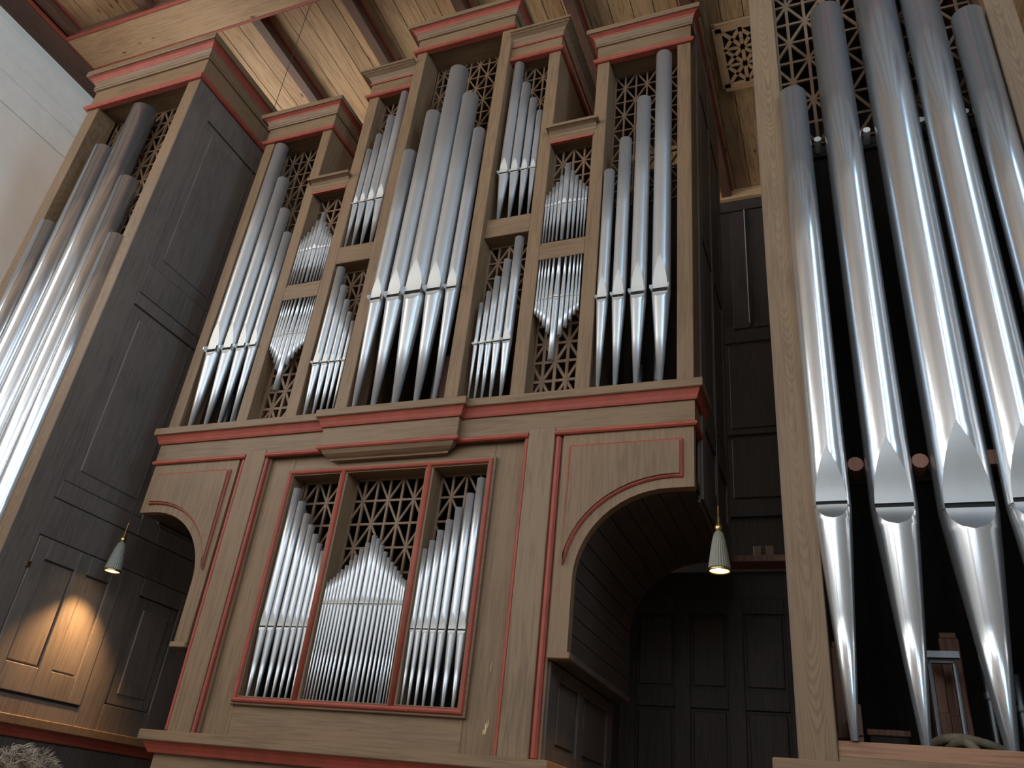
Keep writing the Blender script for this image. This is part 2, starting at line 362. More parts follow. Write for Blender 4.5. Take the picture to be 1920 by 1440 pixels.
# ------------------------------------------------------------------ lattice, cornice, pipes
def lattice(parent, x0, x1, z0, z1, y, dx, dz, sx, sz, w=.014, mat=None):
    mat = mat or LATM; t = .018
    fr = MB().box(x0, x1, y, y + t, z1 - .016, z1).box(x0, x1, y, y + t, z0, z0 + .016).box(x0, x0 + .012, y, y + t, z0, z1).box(x1 - .012, x1, y, y + t, z0, z1)
    fo = fr.build('lattice_screen', mat, parent)
    def bar(xa, za, xb, zb, th, ww):
        d = Vector((xb - xa, zb - za))
        if d.length < .03: return
        n = Vector((-d.y, d.x)).normalized() * ww / 2
        q = [(xa - n.x, za - n.y), (xb - n.x, zb - n.y), (xb + n.x, zb + n.y), (xa + n.x, za + n.y)]
        MB().add([(a, y + (t - th) / 2, b) for a, b in q] + [(a, y + (t + th) / 2, b) for a, b in q],
                 [(0, 1, 2, 3), (7, 6, 5, 4), (0, 4, 5, 1), (1, 5, 6, 2), (2, 6, 7, 3), (3, 7, 4, 0)]).build('lattice_bar', mat, fo)
    k = math.ceil((x0 - sx) / dx)
    while sx + k * dx < x1:
        if x0 + .01 < sx + k * dx < x1 - .01: bar(sx + k * dx, z0, sx + k * dx, z1, .017, w)
        k += 1
    k = math.ceil((z0 - sz) / dz)
    while sz + k * dz < z1:
        if z0 + .02 < sz + k * dz < z1 - .02: bar(x0, sz + k * dz, x1, sz + k * dz, .015, w)
        k += 1
    for s in (1, -1):
        g = s * dz / dx
        for k in range(-60, 60):
            c = sz + 2 * k * dz - g * sx           # z = g x + c
            pts = [(x0, g * x0 + c), (x1, g * x1 + c)]
            xa, xb = sorted(((z0 - c) / g, (z1 - c) / g)); xa = max(xa, x0); xb = min(xb, x1)
            if xb - xa > .02: bar(xa, g * xa + c, xb, g * xb + c, .013 if s > 0 else .011, w * .95)
    return fo

def cornice(parent, path, z, kind='red', h=1.0, back=.03, o=1.0, rz=.305):
    """z = underside of the lower red strip; outward is to the left of travel along the path"""
    def p(name, prof, mat): MB().sweep([(a * o if a > 0 else a, z + b * h) for a, b in prof][::-1], path).build(name, mat, parent)
    B = -back
    p('cornice_lower_strip', [(B, 0), (.022, 0), (.036, .012), (.038, .026), (.030, .044), (.004, .048), (B, .048)], RED)
    p('cornice_frieze', [(B, .048), (.004, .048), (.004, .225), (B, .225)], WX)
    if kind == 'red':
        p('cornice_bead', [(B, .225), (.022, .225), (.028, .235), (.022, .245), (.030, .25), (.034, .258), (.030, .266), (B, .266)], WX)
        p('cornice_cove', [(B, .266), (.026, .266), (.030, .285), (.046, rz), (B, rz)], WX)
        p('cornice_red_cove', [(B, rz), (.048, rz), (.056, rz + (.345 - rz) * .4), (.074, .338), (.090, .345), (B, .345)], RED)
        p('cornice_top_fillet', [(B, .345), (.104, .345), (.108, .35), (.108, .40), (B, .40)], WX)
    else:
        p('cornice_bead', [(B, .225), (.016, .225), (.024, .236), (.016, .248), (B, .248)], RED)
        p('cornice_cove', [(B, .248), (.012, .248), (.020, .29), (.045, .325), (.085, .345), (B, .345)], WX)
        p('cornice_top_fillet', [(B, .345), (.092, .345), (.092, .362), (.11, .366), (.11, .40), (B, .40)], WX)

ORD = ['first', 'second', 'third', 'fourth', 'fifth', 'sixth', 'seventh', 'eighth', 'ninth', 'tenth', 'eleventh', 'twelfth', 'thirteenth', 'fourteenth',
       'fifteenth', 'sixteenth', 'seventeenth', 'eighteenth', 'nineteenth', 'twentieth', 'twenty-first']
def pipe(x, y, z0, zm, zt, r, label, group, mat=None, lip=3.0, ears=False, seg=22, tip=.24, low=.78, lipmat=None, gk=.3):
    mat = mat or TIN; lipmat = lipmat or TINL
    sg = 1 if zm > z0 else -1
    hm, ht = abs(zm - z0), abs(zt - z0)
    root = thing('organ_pipe', (x, y, z0), label, 'organ pipe', group)
    M = .80; g = max(.004, gk * r)
    def emit(name, v, f, mt, smooth=True):
        mb = MB(); mb.add([(x + a, y + b, z0 + sg * c) for a, b, c in v], [q if sg > 0 else q[::-1] for q in f]); return mb.build(name, mt, root, smooth=smooth)
    def rings(R):                       # R: (z, rad, w)
        v = []; idx = []
        for z, rad, w in R:
            th = math.asin(min(.999, w)) if w > 1e-4 else 0; row = []
            for j in range(seg + 1):
                if th == 0 and j == seg: row.append(row[0]); continue
                a = th + (2 * PI - 2 * th) * j / seg
                row.append(len(v)); v.append((rad * math.sin(a), -rad * math.cos(a), z))
            idx.append(row)
        f = [(idx[i][j], idx[i + 1][j], idx[i + 1][j + 1], idx[i][j + 1]) for i in range(len(R) - 1) for j in range(seg)]
        return v, f, idx
    def strip(R):
        v = []; f = []
        for z, rad, w in R:
            w = max(w, .004); c = math.sqrt(1 - w * w) * rad
            v += [(-w * rad, -c, z), (0, -c - .001, z), (w * rad, -c, z)]
        for i in range(len(R) - 1):
            for j in (0, 1): f.append((3 * i + j, 3 * i + j + 1, 3 * i + j + 4, 3 * i + j + 3))
        return v, f
    H = min(lip * r, (ht - hm) * .7); n = 7
    up = [(hm + H * t, r, M * (1 - t ** 1.9)) for t in [i / n for i in range(n + 1)]]
    v, f, ix = rings([(hm - g, r, M)] + up + [(hm + (ht - hm) * .55 if (hm + (ht - hm) * .55) > hm + H * 1.02 else hm + H * 1.05, r, 0), (ht, r, 0), (ht, r * .94, 0), (ht - .12 * min(1, ht), r * .94, 0)])
    emit('pipe_body', v, f, mat)
    v, f = strip(up); emit('upper_lip', v, f, lipmat)
    LL = min(low * r, hm * .4); zb = hm - g
    rad = lambda z: r * (tip + (1 - tip) * min(1, z / zb))
    lo = [(zb - LL * t, rad(zb - LL * t), M * math.sqrt(max(0, 1 - t * t))) for t in [i / 6 for i in range(6, -1, -1)]]
    lo[0] = (lo[0][0], lo[0][1], 0)
    v, f, ix = rings([(0, r * tip, 0), (zb * .5, rad(zb * .5), 0)] + lo)
    f.append(tuple(ix[0][:-1][::-1])); f.append(tuple(ix[-1]))
    emit('pipe_foot', v, f, mat)
    v, f = strip(lo); emit('lower_lip', v, f, lipmat)
    c_ = math.sqrt(1 - M * M) * r * .90
    emit('slot_shade', [(-M * r, -c_, hm - g), (M * r, -c_, hm - g), (M * r, -c_, hm + g * .7), (-M * r, -c_, hm + g * .7)], [(0, 1, 2, 3)], SLOTSHADE, smooth=False)  # black plate added behind the slit, colouring in the shade inside the mouth
    if ears:
        for s in (-1, 1):
            c = math.sqrt(1 - M * M) * r; x0 = s * M * r; t = .004; e = max(.014, .46 * r)
            pr = [(-c + .003, hm - 2.2 * e * .5), (-c - e, hm - .5 * e), (-c - e, hm + .45 * e), (-c + .003, hm + 1.25 * e)]
            fl = lambda a: s * max(0, -c - a) * .45
            vv = [(x0 + fl(a) - t * .5, a, b) for a, b in pr] + [(x0 + fl(a) + t * .5, a, b) for a, b in pr]
            ff = [(0, 1, 2, 3), (7, 6, 5, 4)] + [(i, i + 4, (i + 1) % 4 + 4, (i + 1) % 4) for i in range(4)]
            emit('ear', vv, ff, mat, smooth=False)
    return root

# ------------------------------------------------------------------ main organ case
case = thing('organ_case', (0, 0, 0), 'brown stained central organ case with red mouldings and seven pipe bays', 'organ case')
DEP = 1.44
CF = -.05                       # the centre bay stands 5 cm forward
A_TOP, B_TOP, C_TOP, D_TOP = 7.515, 6.655, 7.83, 8.255
ZS = 4.235                      # top of the sill
def mir(a, b, s): return (a, b) if s > 0 else (-b, -a)
for s in (-1, 1):
    for a, b, zt, y0, dp in ((2.056, 2.166, A_TOP, 0, .21), (1.364, 1.470, A_TOP, 0, .21), (.894, 1.002, C_TOP, 0, .21), (.405, .512, D_TOP, CF, .25)):
        x0, x1 = mir(a, b, s); bx('post', WZ, case, x0, x1, y0, y0 + dp, ZS, zt + .03)
    # rails across the two stacked bays
    x0, x1 = mir(.512, .894, s); bx('rail', WX, case, x0, x1, 0, .17, 5.745, 5.93)
    x0, x1 = mir(1.002, 1.364, s); bx('rail', WX, case, x0, x1, 0, .17, 5.432, 5.577); bx('rail_fillet', WX, case, x0, x1, .012, .17, 5.577, 5.604, bev=.002)
    # headers (underside of each opening)
    for a, b, z, y0 in ((1.470, 2.056, A_TOP, 0), (.512, .894, C_TOP, 0), (1.002, 1.364, B_TOP, 0)):
        x0, x1 = mir(a, b, s); bx('header', WX, case, x0, x1, y0 + .02, y0 + .24, z + .03, z + .10, bev=0)
    # side boards, backs and tops of the bay boxes
    for a, za, zb in ((2.166, 3.50, A_TOP + .38), (1.364 + .022, 4.2, A_TOP + .38), (1.002, 4.2, C_TOP + .38), (.512, 4.2, D_TOP + .36)):
        x0, x1 = mir(a - .022, a, s); bx('side_board', WZ if a < 2 else KZ, case, x0, x1, .205, DEP, za, zb)
    for a, b, z in ((1.364, 2.166, A_TOP + .36), (1.002, 1.364, B_TOP + .09), (.512, 1.002, C_TOP + .36)):
        x0, x1 = mir(a, b, s); bx('top_board', WY, case, x0, x1, .02, DEP, z, z + .03)
    # recessed panels on the outer side of the case
    xo = s * 2.166
    for y0, y1 in ((.205, .33), (.78, .90), (1.32, DEP)):
        bx('side_stile', KZ, case, xo, xo + s * .018, y0, y1, 3.52, A_TOP + .36)
    for z0, z1 in ((3.52, 3.75), (4.08, 4.30), (5.70, 5.86), (7.30, 7.87)):
        for y0, y1 in ((.33, .78), (.90, 1.32)): bx('side_rail', KZ, case, xo, xo + s * .018, y0, y1, z0, z1)
    for z0, z1 in ((4.34, 5.66), (5.90, 7.26)):
        for y0, y1 in ((.37, .74), (.94, 1.28)): bx('side_panel', KZ, case, xo, xo + s * .012, y0, y1, z0, z1, bev=.01)
    # cornices
    if s > 0: pathA = [(2.166, .02), (2.166, 0), (1.364, 0), (1.364, .9)]
    else: pathA = [(-1.364, .9), (-1.364, 0), (-2.166, 0), (-2.166, .02)]
    cornice(case, pathA, A_TOP, 'red', h=.93, o=.85, rz=.318)
    pathC = [(1.002, 1.0), (1.002, 0), (.512, 0)] if s > 0 else [(-.512, 0), (-1.002, 0), (-1.002, 1.0)]
    cornice(case, pathC, C_TOP, 'brown', h=.84, o=.95)
    # low cornice of the narrow bay, between its posts
    pb = [(1.40, 0), (.985, 0)] if s > 0 else [(-.985, 0), (-1.40, 0)]
    def pB(name, prof, mat): MB().sweep([(a, B_TOP + b) for a, b in prof][::-1], pb).build(name, mat, case)
    pb = [(1.37, 0), (1.0, 0)] if s > 0 else [(-1.0, 0), (-1.37, 0)]
    pB('cornice_lower_strip', [(-.02, 0), (.008, 0), (.012, .014), (.008, .026), (-.02, .026)], RED)
    pB('cornice_frieze', [(-.02, .026), (.002, .026), (.002, .075), (-.02, .075)], WX)
    pb = [(1.395, 0), (.985, 0)] if s > 0 else [(-.985, 0), (-1.395, 0)]
    pB('cornice_cove', [(-.02, .07), (.004, .07), (.008, .095), (.028, .118), (.058, .128), (-.02, .128)], WX)
    pb = [(1.42, 0), (.97, 0)] if s > 0 else [(-.97, 0), (-1.42, 0)]
    pB('cornice_top_fillet', [(-.02, .128), (.068, .128), (.068, .158), (-.02, .158)], WX)
    # lattices
    x0, x1 = mir(1.470, 2.056, s); lattice(case, x0, x1, 6.02, 7.56, .21, .096, .171, s * 1.562, 7.392)
    x0, x1 = mir(.512, .894, s); lattice(case, x0, x1, 6.85, 7.86, .13, .092, .160, s * .80, 7.70)
    x0, x1 = mir(1.002, 1.364, s); lattice(case, x0, x1, 5.95, 6.685, .12, .093, .160, s * 1.077, 6.523, w=.016)
    x0, x1 = mir(1.002, 1.364, s); lattice(case, x0, x1, 4.25, 5.02, .12, .090, .158, s * 1.076, 4.424, w=.022)
    x0, x1 = mir(.512, .894, s); lattice(case, x0, x1, 5.1, 5.745, .13, .086, .150, s * .60, 5.58, w=.017)
bx('header', WX, case, -.405, .405, CF + .02, .26, D_TOP + .03, D_TOP + .12, bev=0)
bx('top_board', WY, case, -.512, .512, CF + .02, DEP, D_TOP + .33, D_TOP + .36)
cornice(case, [(.512, 1.0), (.512, CF), (-.512, CF), (-.512, 1.0)], D_TOP, 'red', h=.86)
lattice(case, -.405, .405, 6.55, 8.375, .21, .0985, .171, -.331, 8.21)
# behind the pipes: chest top, dark back board
bx('chest_top', INT, case, -2.14, 2.14, .012, 1.40, ZS - .03, ZS + .004, bev=0)
bx('chest_front', WX, case, -.405, .405, CF + .005, .04, ZS - .03, ZS + .004, bev=0)
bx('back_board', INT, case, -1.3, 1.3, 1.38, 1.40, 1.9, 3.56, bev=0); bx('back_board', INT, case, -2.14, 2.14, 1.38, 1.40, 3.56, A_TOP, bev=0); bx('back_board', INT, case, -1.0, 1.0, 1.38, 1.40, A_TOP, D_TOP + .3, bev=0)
# sill with red cove, frieze and bead; stepping forward under the centre bay
SB = .555
def sill_path(e=0.0): return [(2.166 + e, .3), (2.166 + e, 0), (SB, 0), (SB, CF), (-SB, CF), (-SB, 0), (-2.166 - e, 0), (-2.166 - e, .3)]
def sw(name, prof, mat, path): return MB().sweep(prof[::-1], path).build(name, mat, case)
sw('sill_fillet', [(-.02, 4.172), (.056, 4.172), (.062, 4.178), (.062, ZS - .004), (.058, ZS), (-.02, ZS)], WX, sill_path())
sw('sill_red_cove', [(-.02, 4.104), (.018, 4.104), (.024, 4.118), (.030, 4.138), (.040, 4.160), (.048, 4.172), (-.02, 4.172)], RED, sill_path())
sw('frieze', [(-.02, 3.955), (.004, 3.955), (.004, 4.104), (-.02, 4.104)], WX, sill_path())
for pth in ([(2.166, .3), (2.166, 0), (1.258, 0)], [(1.072, 0), (SB, 0), (SB, CF), (-SB, CF), (-SB, 0), (-1.072, 0)], [(-1.258, 0), (-2.166, 0), (-2.166, .3)]):
    sw('frieze_red_bead', [(-.02, 3.925), (.012, 3.925), (.020, 3.935), (.020, 3.948), (.012, 3.957), (-.02, 3.957)], RED, pth)
bx('sill_board', WX, case, -2.14, 2.14, .0, .22, ZS - .05, ZS - .002, bev=0)
sw('frieze_console', [(-.09, 3.855), (-.055, 3.857), (-.05, 3.868), (-.035, 3.876), (-.01, 3.895), (.006, 3.925), (-.09, 3.925)], WX, [(SB - .02, .0), (SB - .02, CF), (-SB + .02, CF), (-SB + .02, .0)])

# lower body
PY = .05                       # plane of the lower panel
LZ0, LZ1 = 1.97, 3.926
WX0, WZ0, WZ1 = .84, 2.165, 3.815
for s in (-1, 1):
    x0, x1 = mir(WX0 - .02, 1.075, s); bx('panel_board', WZ, case, x0, x1, PY, PY + .05, LZ0 - .1, LZ1)
    x0, x1 = mir(1.072, 1.258, s); bx('pilaster', GZ if s > 0 else WZ, case, x0, x1, -.010, .05, LZ0 - .02, 3.985)
    for a in (1.072, 1.258):
        e = -1 if a < 1.1 else 1
        wd = .026 if e < 0 else .042
        xa, xb = sorted((s * a, s * (a + e * wd)))
        bx('pilaster_red_edge', RED, case, xa, xb, -.002, .05, LZ0, 3.926 if e < 0 else 3.93, bev=.007 if e < 0 else .013)
        xa, xb = sorted((s * (a + e * wd), s * (a + e * (wd + .016))))
        bx('pilaster_fillet', WZ, case, xa, xb, .026, .05, LZ0, 3.926, bev=.002)
    # quarter-arch bracket
    cx, cz, ra, rb = 2.02, 2.96, .585, .56
    arc = [(cx - ra * math.cos(t * PI / 2 / 14), cz + rb * math.sin(t * PI / 2 / 14)) for t in range(15)]
    out = [(1.318, 3.926), (1.318, 2.54), (1.435, 2.54)] + arc + [(2.162, 3.52), (2.162, 3.926)]
    MB().prism([(s * a, b) for a, b in out], .004, .07).build('arch_bracket', WZ, case)
    x0, x1 = mir(1.318, 1.456, s); bx('bracket_capital', WX, case, x0, x1, -.012, .08, 2.505, 2.543, bev=.006)
    # raised panel with red edging
    arc2 = [(cx + .03 - (ra + .085) * math.cos(t), cz + .045 + (rb + .02) * math.sin(t)) for t in [PI / 2 * (1 - k / 12) for k in range(0, 12)]]
    outl = [(1.366, 3.043), (1.366, 3.843), (2.097, 3.843), (2.097, 3.580)] + [p for p in arc2 if p[0] < 2.06 and p[0] > 1.372]
    def grow(poly, d):
        n = len(poly); out_ = []
        for i in range(n):
            p0, p1, p2 = Vector(poly[i - 1]), Vector(poly[i]), Vector(poly[(i + 1) % n])
            e0 = (p1 - p0).normalized(); e1 = (p2 - p1).normalized(); n0 = Vector((-e0.y, e0.x)); n1 = Vector((-e1.y, e1.x)); m = n0 + n1
            m = m / max(.35, m.dot(n0)); out_.append((p1.x + m.x * d, p1.y + m.y * d))
        return out_
    inn = grow(outl, -.018)
    MB().prism([(s * a, b) for a, b in inn], -.024, .01).build('bracket_panel', WZ, case, bev=.003)
    MB().prism([(s * a, b) for a, b in outl], -.013, .01).build('bracket_red_edging', RED, case, bev=.008)
    # coved soffit of boards running back
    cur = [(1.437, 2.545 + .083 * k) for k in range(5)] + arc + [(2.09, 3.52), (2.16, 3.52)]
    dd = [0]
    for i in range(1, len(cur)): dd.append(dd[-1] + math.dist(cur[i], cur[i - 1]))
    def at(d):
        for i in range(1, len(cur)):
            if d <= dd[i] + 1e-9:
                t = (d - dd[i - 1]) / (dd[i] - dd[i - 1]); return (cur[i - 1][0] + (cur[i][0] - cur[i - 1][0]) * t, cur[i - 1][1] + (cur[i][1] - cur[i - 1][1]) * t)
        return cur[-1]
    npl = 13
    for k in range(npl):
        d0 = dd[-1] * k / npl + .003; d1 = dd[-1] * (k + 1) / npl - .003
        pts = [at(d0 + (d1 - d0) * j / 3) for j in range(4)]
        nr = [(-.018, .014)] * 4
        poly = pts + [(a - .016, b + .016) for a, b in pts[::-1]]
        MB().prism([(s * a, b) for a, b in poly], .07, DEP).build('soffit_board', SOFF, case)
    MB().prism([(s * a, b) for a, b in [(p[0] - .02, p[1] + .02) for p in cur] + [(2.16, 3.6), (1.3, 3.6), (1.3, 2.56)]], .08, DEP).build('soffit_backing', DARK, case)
    x0, x1 = mir(1.33, 1.45, s); bx('soffit_foot_rail', KZ, case, x0, x1, .08, DEP, 2.505, 2.545)
    # side of the lower body
    x0, x1 = mir(1.27, 1.31, s); bx('body_side', KZ, case, x0, x1, .05, DEP, 0, 2.6, bev=0)
    xo = s * 1.31
    for y0, y1 in ((.05, .22), (.62, .74), (1.3, DEP)): bx('side_stile', KZ, case, xo, xo + s * .02, y0, y1, 1.9, 2.5)
    for z0, z1 in ((2.42, 2.5), (1.9, 2.05)):
        for y0, y1 in ((.22, .62), (.74, 1.3)): bx('side_rail', KZ, case, xo, xo + s * .02, y0, y1, z0, z1)
    for y0, y1 in ((.25, .59), (.77, 1.27)): bx('side_panel', KZ, case, xo, xo + s * .012, y0, y1, 2.08, 2.39, bev=.008)
    x0, x1 = mir(1.3, 2.162, s); bx('overhang_floor', INT, case, x0, x1, .07, DEP, 3.55, 3.6, bev=0)
bx('panel_board', WX, case, -WX0 + .02, WX0 - .02, PY, PY + .05, LZ0 - .1, WZ0 + .02)
bx('panel_board', WX, case, -WX0 + .02, WX0 - .02, PY, PY + .05, WZ1 - .02, LZ1)
bx('panel_board', WX, case, -1.31, 1.31, .06, .10, 3.92, 4.19, bev=0)
BARE = plain('bare_wood', (0.55, 0.41, 0.21), 0.7, noise=.2, nscale=40)
for x_, z_, h_, w_ in ((.966, 2.125, .075, .012), (.978, 2.150, .05, .006), (.955, 2.105, .03, .010), (.957, 2.455, .05, .005), (.962, 2.48, .03, .003)):
    MB().prism([(x_ - w_ / 2, z_ - h_ / 2), (x_ + w_ * .2, z_ - h_ * .4), (x_ + w_ / 2, z_), (x_ + w_ * .3, z_ + h_ / 2), (x_, z_ + h_ * .2), (x_ - w_ * .4, z_ + h_ * .3), (x_ - w_ * .3, z_ - h_ * .1)], PY - .0012, PY + .001).build('bare_wood_scuff', BARE, case)
# ledge and plinth below
sw('ledge_fillet', [(-.05, 1.906), (.094, 1.906), (.10, 1.912), (.10, 1.964), (.094, 1.970), (-.05, 1.970)], WX, [(1.30, 1.2), (1.30, 0), (-1.30, 0), (-1.30, 1.2)])
sw('ledge_red_cove', [(-.05, 1.842), (.04, 1.842), (.05, 1.862), (.066, 1.886), (.088, 1.906), (-.05, 1.906)], RED, [(1.30, 1.2), (1.30, 0), (-1.30, 0), (-1.30, 1.2)])
bx('ledge_board', WX, case, -1.30, 1.30, 0, .12, 1.92, 1.972, bev=0)
bx('plinth', WX, case, -1.32, 1.32, .0, .06, 0, 1.85)
# organ window: red frame, muntins, reveals
fy = .012
def frame_ring(name, x, z0, z1, prof, mat):     # picture frame sweep in the xz plane; prof: (inward, y)
    cs = [(-x, z0, 1, 1), (x, z0, -1, 1), (x, z1, -1, -1), (-x, z1, 1, -1)]; k = len(prof); v = []; f = []
    for cxx, czz, ux, uz in cs: v += [(cxx + ux * a, b, czz + uz * a) for a, b in prof]
    for i in range(4):
        for j in range(k):
            a = i * k + j; b = i * k + (j + 1) % k; c = ((i + 1) % 4) * k + j; d = ((i + 1) % 4) * k + (j + 1) % k
            f.append((a, b, d, c))
    MB().add(v, f).build(name, mat, case)
frame_ring('window_frame_fillet', WX0, WZ0, WZ1, [(0, PY + .01), (0, .026), (.004, .022), (.016, .022), (.018, .03), (.018, PY + .01)], WX)
frame_ring('window_frame_red', WX0 - .014, WZ0 + .014, WZ1 - .014, [(0, PY + .01), (0, .016), (.006, .006), (.016, .002), (.026, .006), (.032, .016), (.032, PY + .01)], RED)
frame_ring('window_reveal', WX0 - .046, WZ0 + .046, WZ1 - .046, [(0, .022), (.004, .02), (.008, .022), (.008, .20), (0, .20)], WZ)
for s in (-1, 1):
    x = s * .347
    bx('window_muntin', WZ, case, x - .032, x + .032, .024, .20, WZ0 + .04, WZ1 - .04, bev=.003)
    MB().tube([(x, .024, WZ0 + .03), (x, .024, WZ1 - .03)], .019, 10).build('muntin_red_rounding', RED, case, smooth=True)
WDX, WDZ = .1035, .1755
for x0, x1 in ((-.786, -.379), (-.315, .315), (.379, .786)):
    lattice(case, x0, x1, 2.93 if x0 == -.315 else 3.1, WZ1 - .05, .16, WDX, WDZ, -.026 if abs(x0) < .35 else (.473 if x0 > 0 else -.545), 3.594, w=.016)
bx('window_chest', INT, case, -.80, .80, .03, .9, WZ0 + .02, WZ0 + .052, bev=0)
for s in (-1, 1): bx('window_inner_side', INT, case, s * .80, s * .84, .21, 1.3, 2.1, 3.9, bev=0)

# ------------------------------------------------------------------ pipes of the main case
def side(s): return 'left' if s < 0 else 'right'
def row(items, desc, group, **k):
    items = sorted(items, key=lambda q: q[0])
    n = len(items); big = max(range(n), key=lambda i: abs(items[i][4] - items[i][2]))
    for i, (x, y, z0, zm, zt, r) in enumerate(items):
        lab = '%s tin pipe from the left in %s' % (ORD[i], desc)
        if i == big: lab += ', its longest'
        pipe(x, y, z0, zm, zt, r, lab, group, **k)
AX = [(1.525, 6.215, .0425), (1.645, 6.525, .0500), (1.785, 6.945, .0580), (1.945, 7.435, .0655)]
for s in (-1, 1):
    row([(s * x, .01, ZS, 4.995, zt, r) for x, zt, r in AX], 'the outermost %s bay of the case' % side(s), 'large pipes of the %s outer bay' % side(s), ears=True, lip=4.3, gk=.46)
    row([(s * x, .025, 5.93, 6.44, zt, r) for x, zt, r in ((.598, 7.80, .0470), (.694, 7.505, .0405), (.783, 7.285, .0345), (.858, 7.11, .0285))],
        'the upper bay just %s of centre' % side(s), 'upper pipes beside the centre bay, %s' % side(s), ears=True, lip=3.3, gk=.34)
    row([(s * x, .01, ZS, 4.735, zt, r) for x, zt, r in ((.570, 5.105, .0175), (.623, 5.20, .0215), (.678, 5.33, .0260), (.743, 5.485, .0310), (.822, 5.69, .0365))],
        'the lower bay just %s of centre' % side(s), 'lower pipes beside the centre bay, %s' % side(s), ears=True, lip=3.0, seg=16, gk=.42)
    bxs = [1.017, 1.039, 1.067, 1.0955, 1.1285, 1.171, 1.218, 1.2545, 1.290, 1.319, 1.344]
    bz = [6.092, 6.123, 6.163, 6.211, 6.271, 6.39, 6.305, 6.241, 6.187, 6.145, 6.111]
    br = [.0095, .0102, .0118, .0138, .0165, .0240, .0175, .0150, .0130, .0112, .0100]
    row([(s * x, .012, 5.604, 5.972, z, r) for x, z, r in zip(bxs, bz, br)], 'the small upper bay on the %s' % side(s), 'small upright pipes, %s' % side(s), lip=2.0, seg=12, tip=.45, low=.8)
    cx_ = [1.018, 1.041, 1.066, 1.093, 1.127, 1.172, 1.220, 1.258, 1.290, 1.318, 1.342]
    cz_ = [4.936, 4.907, 4.873, 4.821, 4.759, 4.523, 4.724, 4.794, 4.851, 4.892, 4.927]
    row([(s * x, .012, 5.432, 5.06, z, r) for x, z, r in zip(cx_, cz_, br)], 'the hanging row of the %s bay' % side(s), 'small hanging pipes, %s' % side(s), lip=2.0, seg=12, tip=.45, low=.8)
row([(-.345, CF + .01, ZS, 5.25, 6.87, .0605), (-.178, CF + .01, ZS, 5.25, 7.31, .0735), (.004, CF + .01, ZS, 5.25, 7.835, .0910), (.180, CF + .01, ZS, 5.25, 7.43, .0765), (.328, CF + .01, ZS, 5.25, 6.96, .0545)],
    'the tall centre bay', 'large pipes of the centre bay', ears=True, lip=3.2, gk=.36)
wxs = [.396, .442, .492, .545, .604, .674, .742]; wzs = [3.187, 3.243, 3.311, 3.382, 3.466, 3.562, 3.668]; wr = [.0205, .0215, .0235, .0250, .0275, .0300, .0320]
WZB = WZ0 + .05
for s in (-1, 1):
    row([(s * x, .055, WZB, 2.672, z, r) for x, z, r in zip(wxs, wzs, wr)], 'the %s light of the red-framed window' % side(s), '%s pipes of the red-framed window' % side(s), lip=3.4, gk=.34, seg=16, tip=.3, low=.9)
mx = [-.302, -.280, -.256, -.232, -.206, -.179, -.151, -.121, -.086, -.047, -.004, .032, .068, .103, .138, .170, .200, .227, .251, .273, .292]
mz = [2.97, 2.988, 3.004, 3.028, 3.054, 3.083, 3.116, 3.153, 3.195, 3.238, 3.288, 3.264, 3.218, 3.172, 3.131, 3.1, 3.07, 3.041, 3.016, 2.99, 2.978]
mr = [.0098, .0102, .0108, .0114, .0120, .0128, .0136, .0146, .0165, .0180, .0195, .0165, .0162, .0158, .0150, .0140, .0128, .0115, .0108, .0100, .0092]
row([(x, .05, WZB, 2.825, z, r) for x, z, r in zip(mx, mz, mr)], 'the middle light of the red-framed window', 'middle pipes of the red-framed window', lip=3.0, gk=.4, seg=12, tip=.4, low=.8)
# dim pipes standing inside, seen between the feet of the front pipes
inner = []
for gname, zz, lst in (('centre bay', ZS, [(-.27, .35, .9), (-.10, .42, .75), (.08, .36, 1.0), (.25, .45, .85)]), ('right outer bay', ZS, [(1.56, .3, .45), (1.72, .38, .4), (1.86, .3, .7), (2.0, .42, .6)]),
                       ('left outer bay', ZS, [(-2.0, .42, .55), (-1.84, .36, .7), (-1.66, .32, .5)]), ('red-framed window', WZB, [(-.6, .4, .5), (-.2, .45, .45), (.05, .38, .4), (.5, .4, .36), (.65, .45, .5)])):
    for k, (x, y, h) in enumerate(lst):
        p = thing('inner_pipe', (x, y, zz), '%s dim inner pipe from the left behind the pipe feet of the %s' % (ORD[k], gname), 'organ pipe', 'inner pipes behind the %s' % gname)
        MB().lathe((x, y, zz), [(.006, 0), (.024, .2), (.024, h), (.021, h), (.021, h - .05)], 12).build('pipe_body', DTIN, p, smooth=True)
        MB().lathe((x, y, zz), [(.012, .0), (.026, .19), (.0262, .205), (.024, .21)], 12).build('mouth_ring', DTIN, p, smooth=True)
for k, (x, y, w, h) in enumerate(((-1.72, .5, .09, .42), (-1.56, .52, .08, .5), (.16, .6, .10, .75), (.02, .62, .1, .82), (2.02, .6, .06, .35))):
    p = thing('wooden_pipe', (x, y, ZS), 'dim red-brown wooden pipe inside the case at x of %s' % ('the left outer bay' if x < -1 else 'the centre bay' if x < 1 else 'the right outer bay'), 'organ pipe', 'wooden pipes inside the case')
    p['label'] = 'dim %s red-brown wooden pipe inside %s' % (('left', 'right', 'right', 'left', 'single')[k], 'the left outer bay' if x < -1 else 'the centre bay' if x < 1 else 'the right outer bay')
    bx('pipe_body', REDW, p, x - w / 2, x + w / 2, y - .04, y + .04, ZS + .004, ZS + h)
    bx('pipe_cap', REDW, p, x - w / 2 - .006, x + w / 2 + .006, y - .05, y - .04, ZS + .10, ZS + .2)

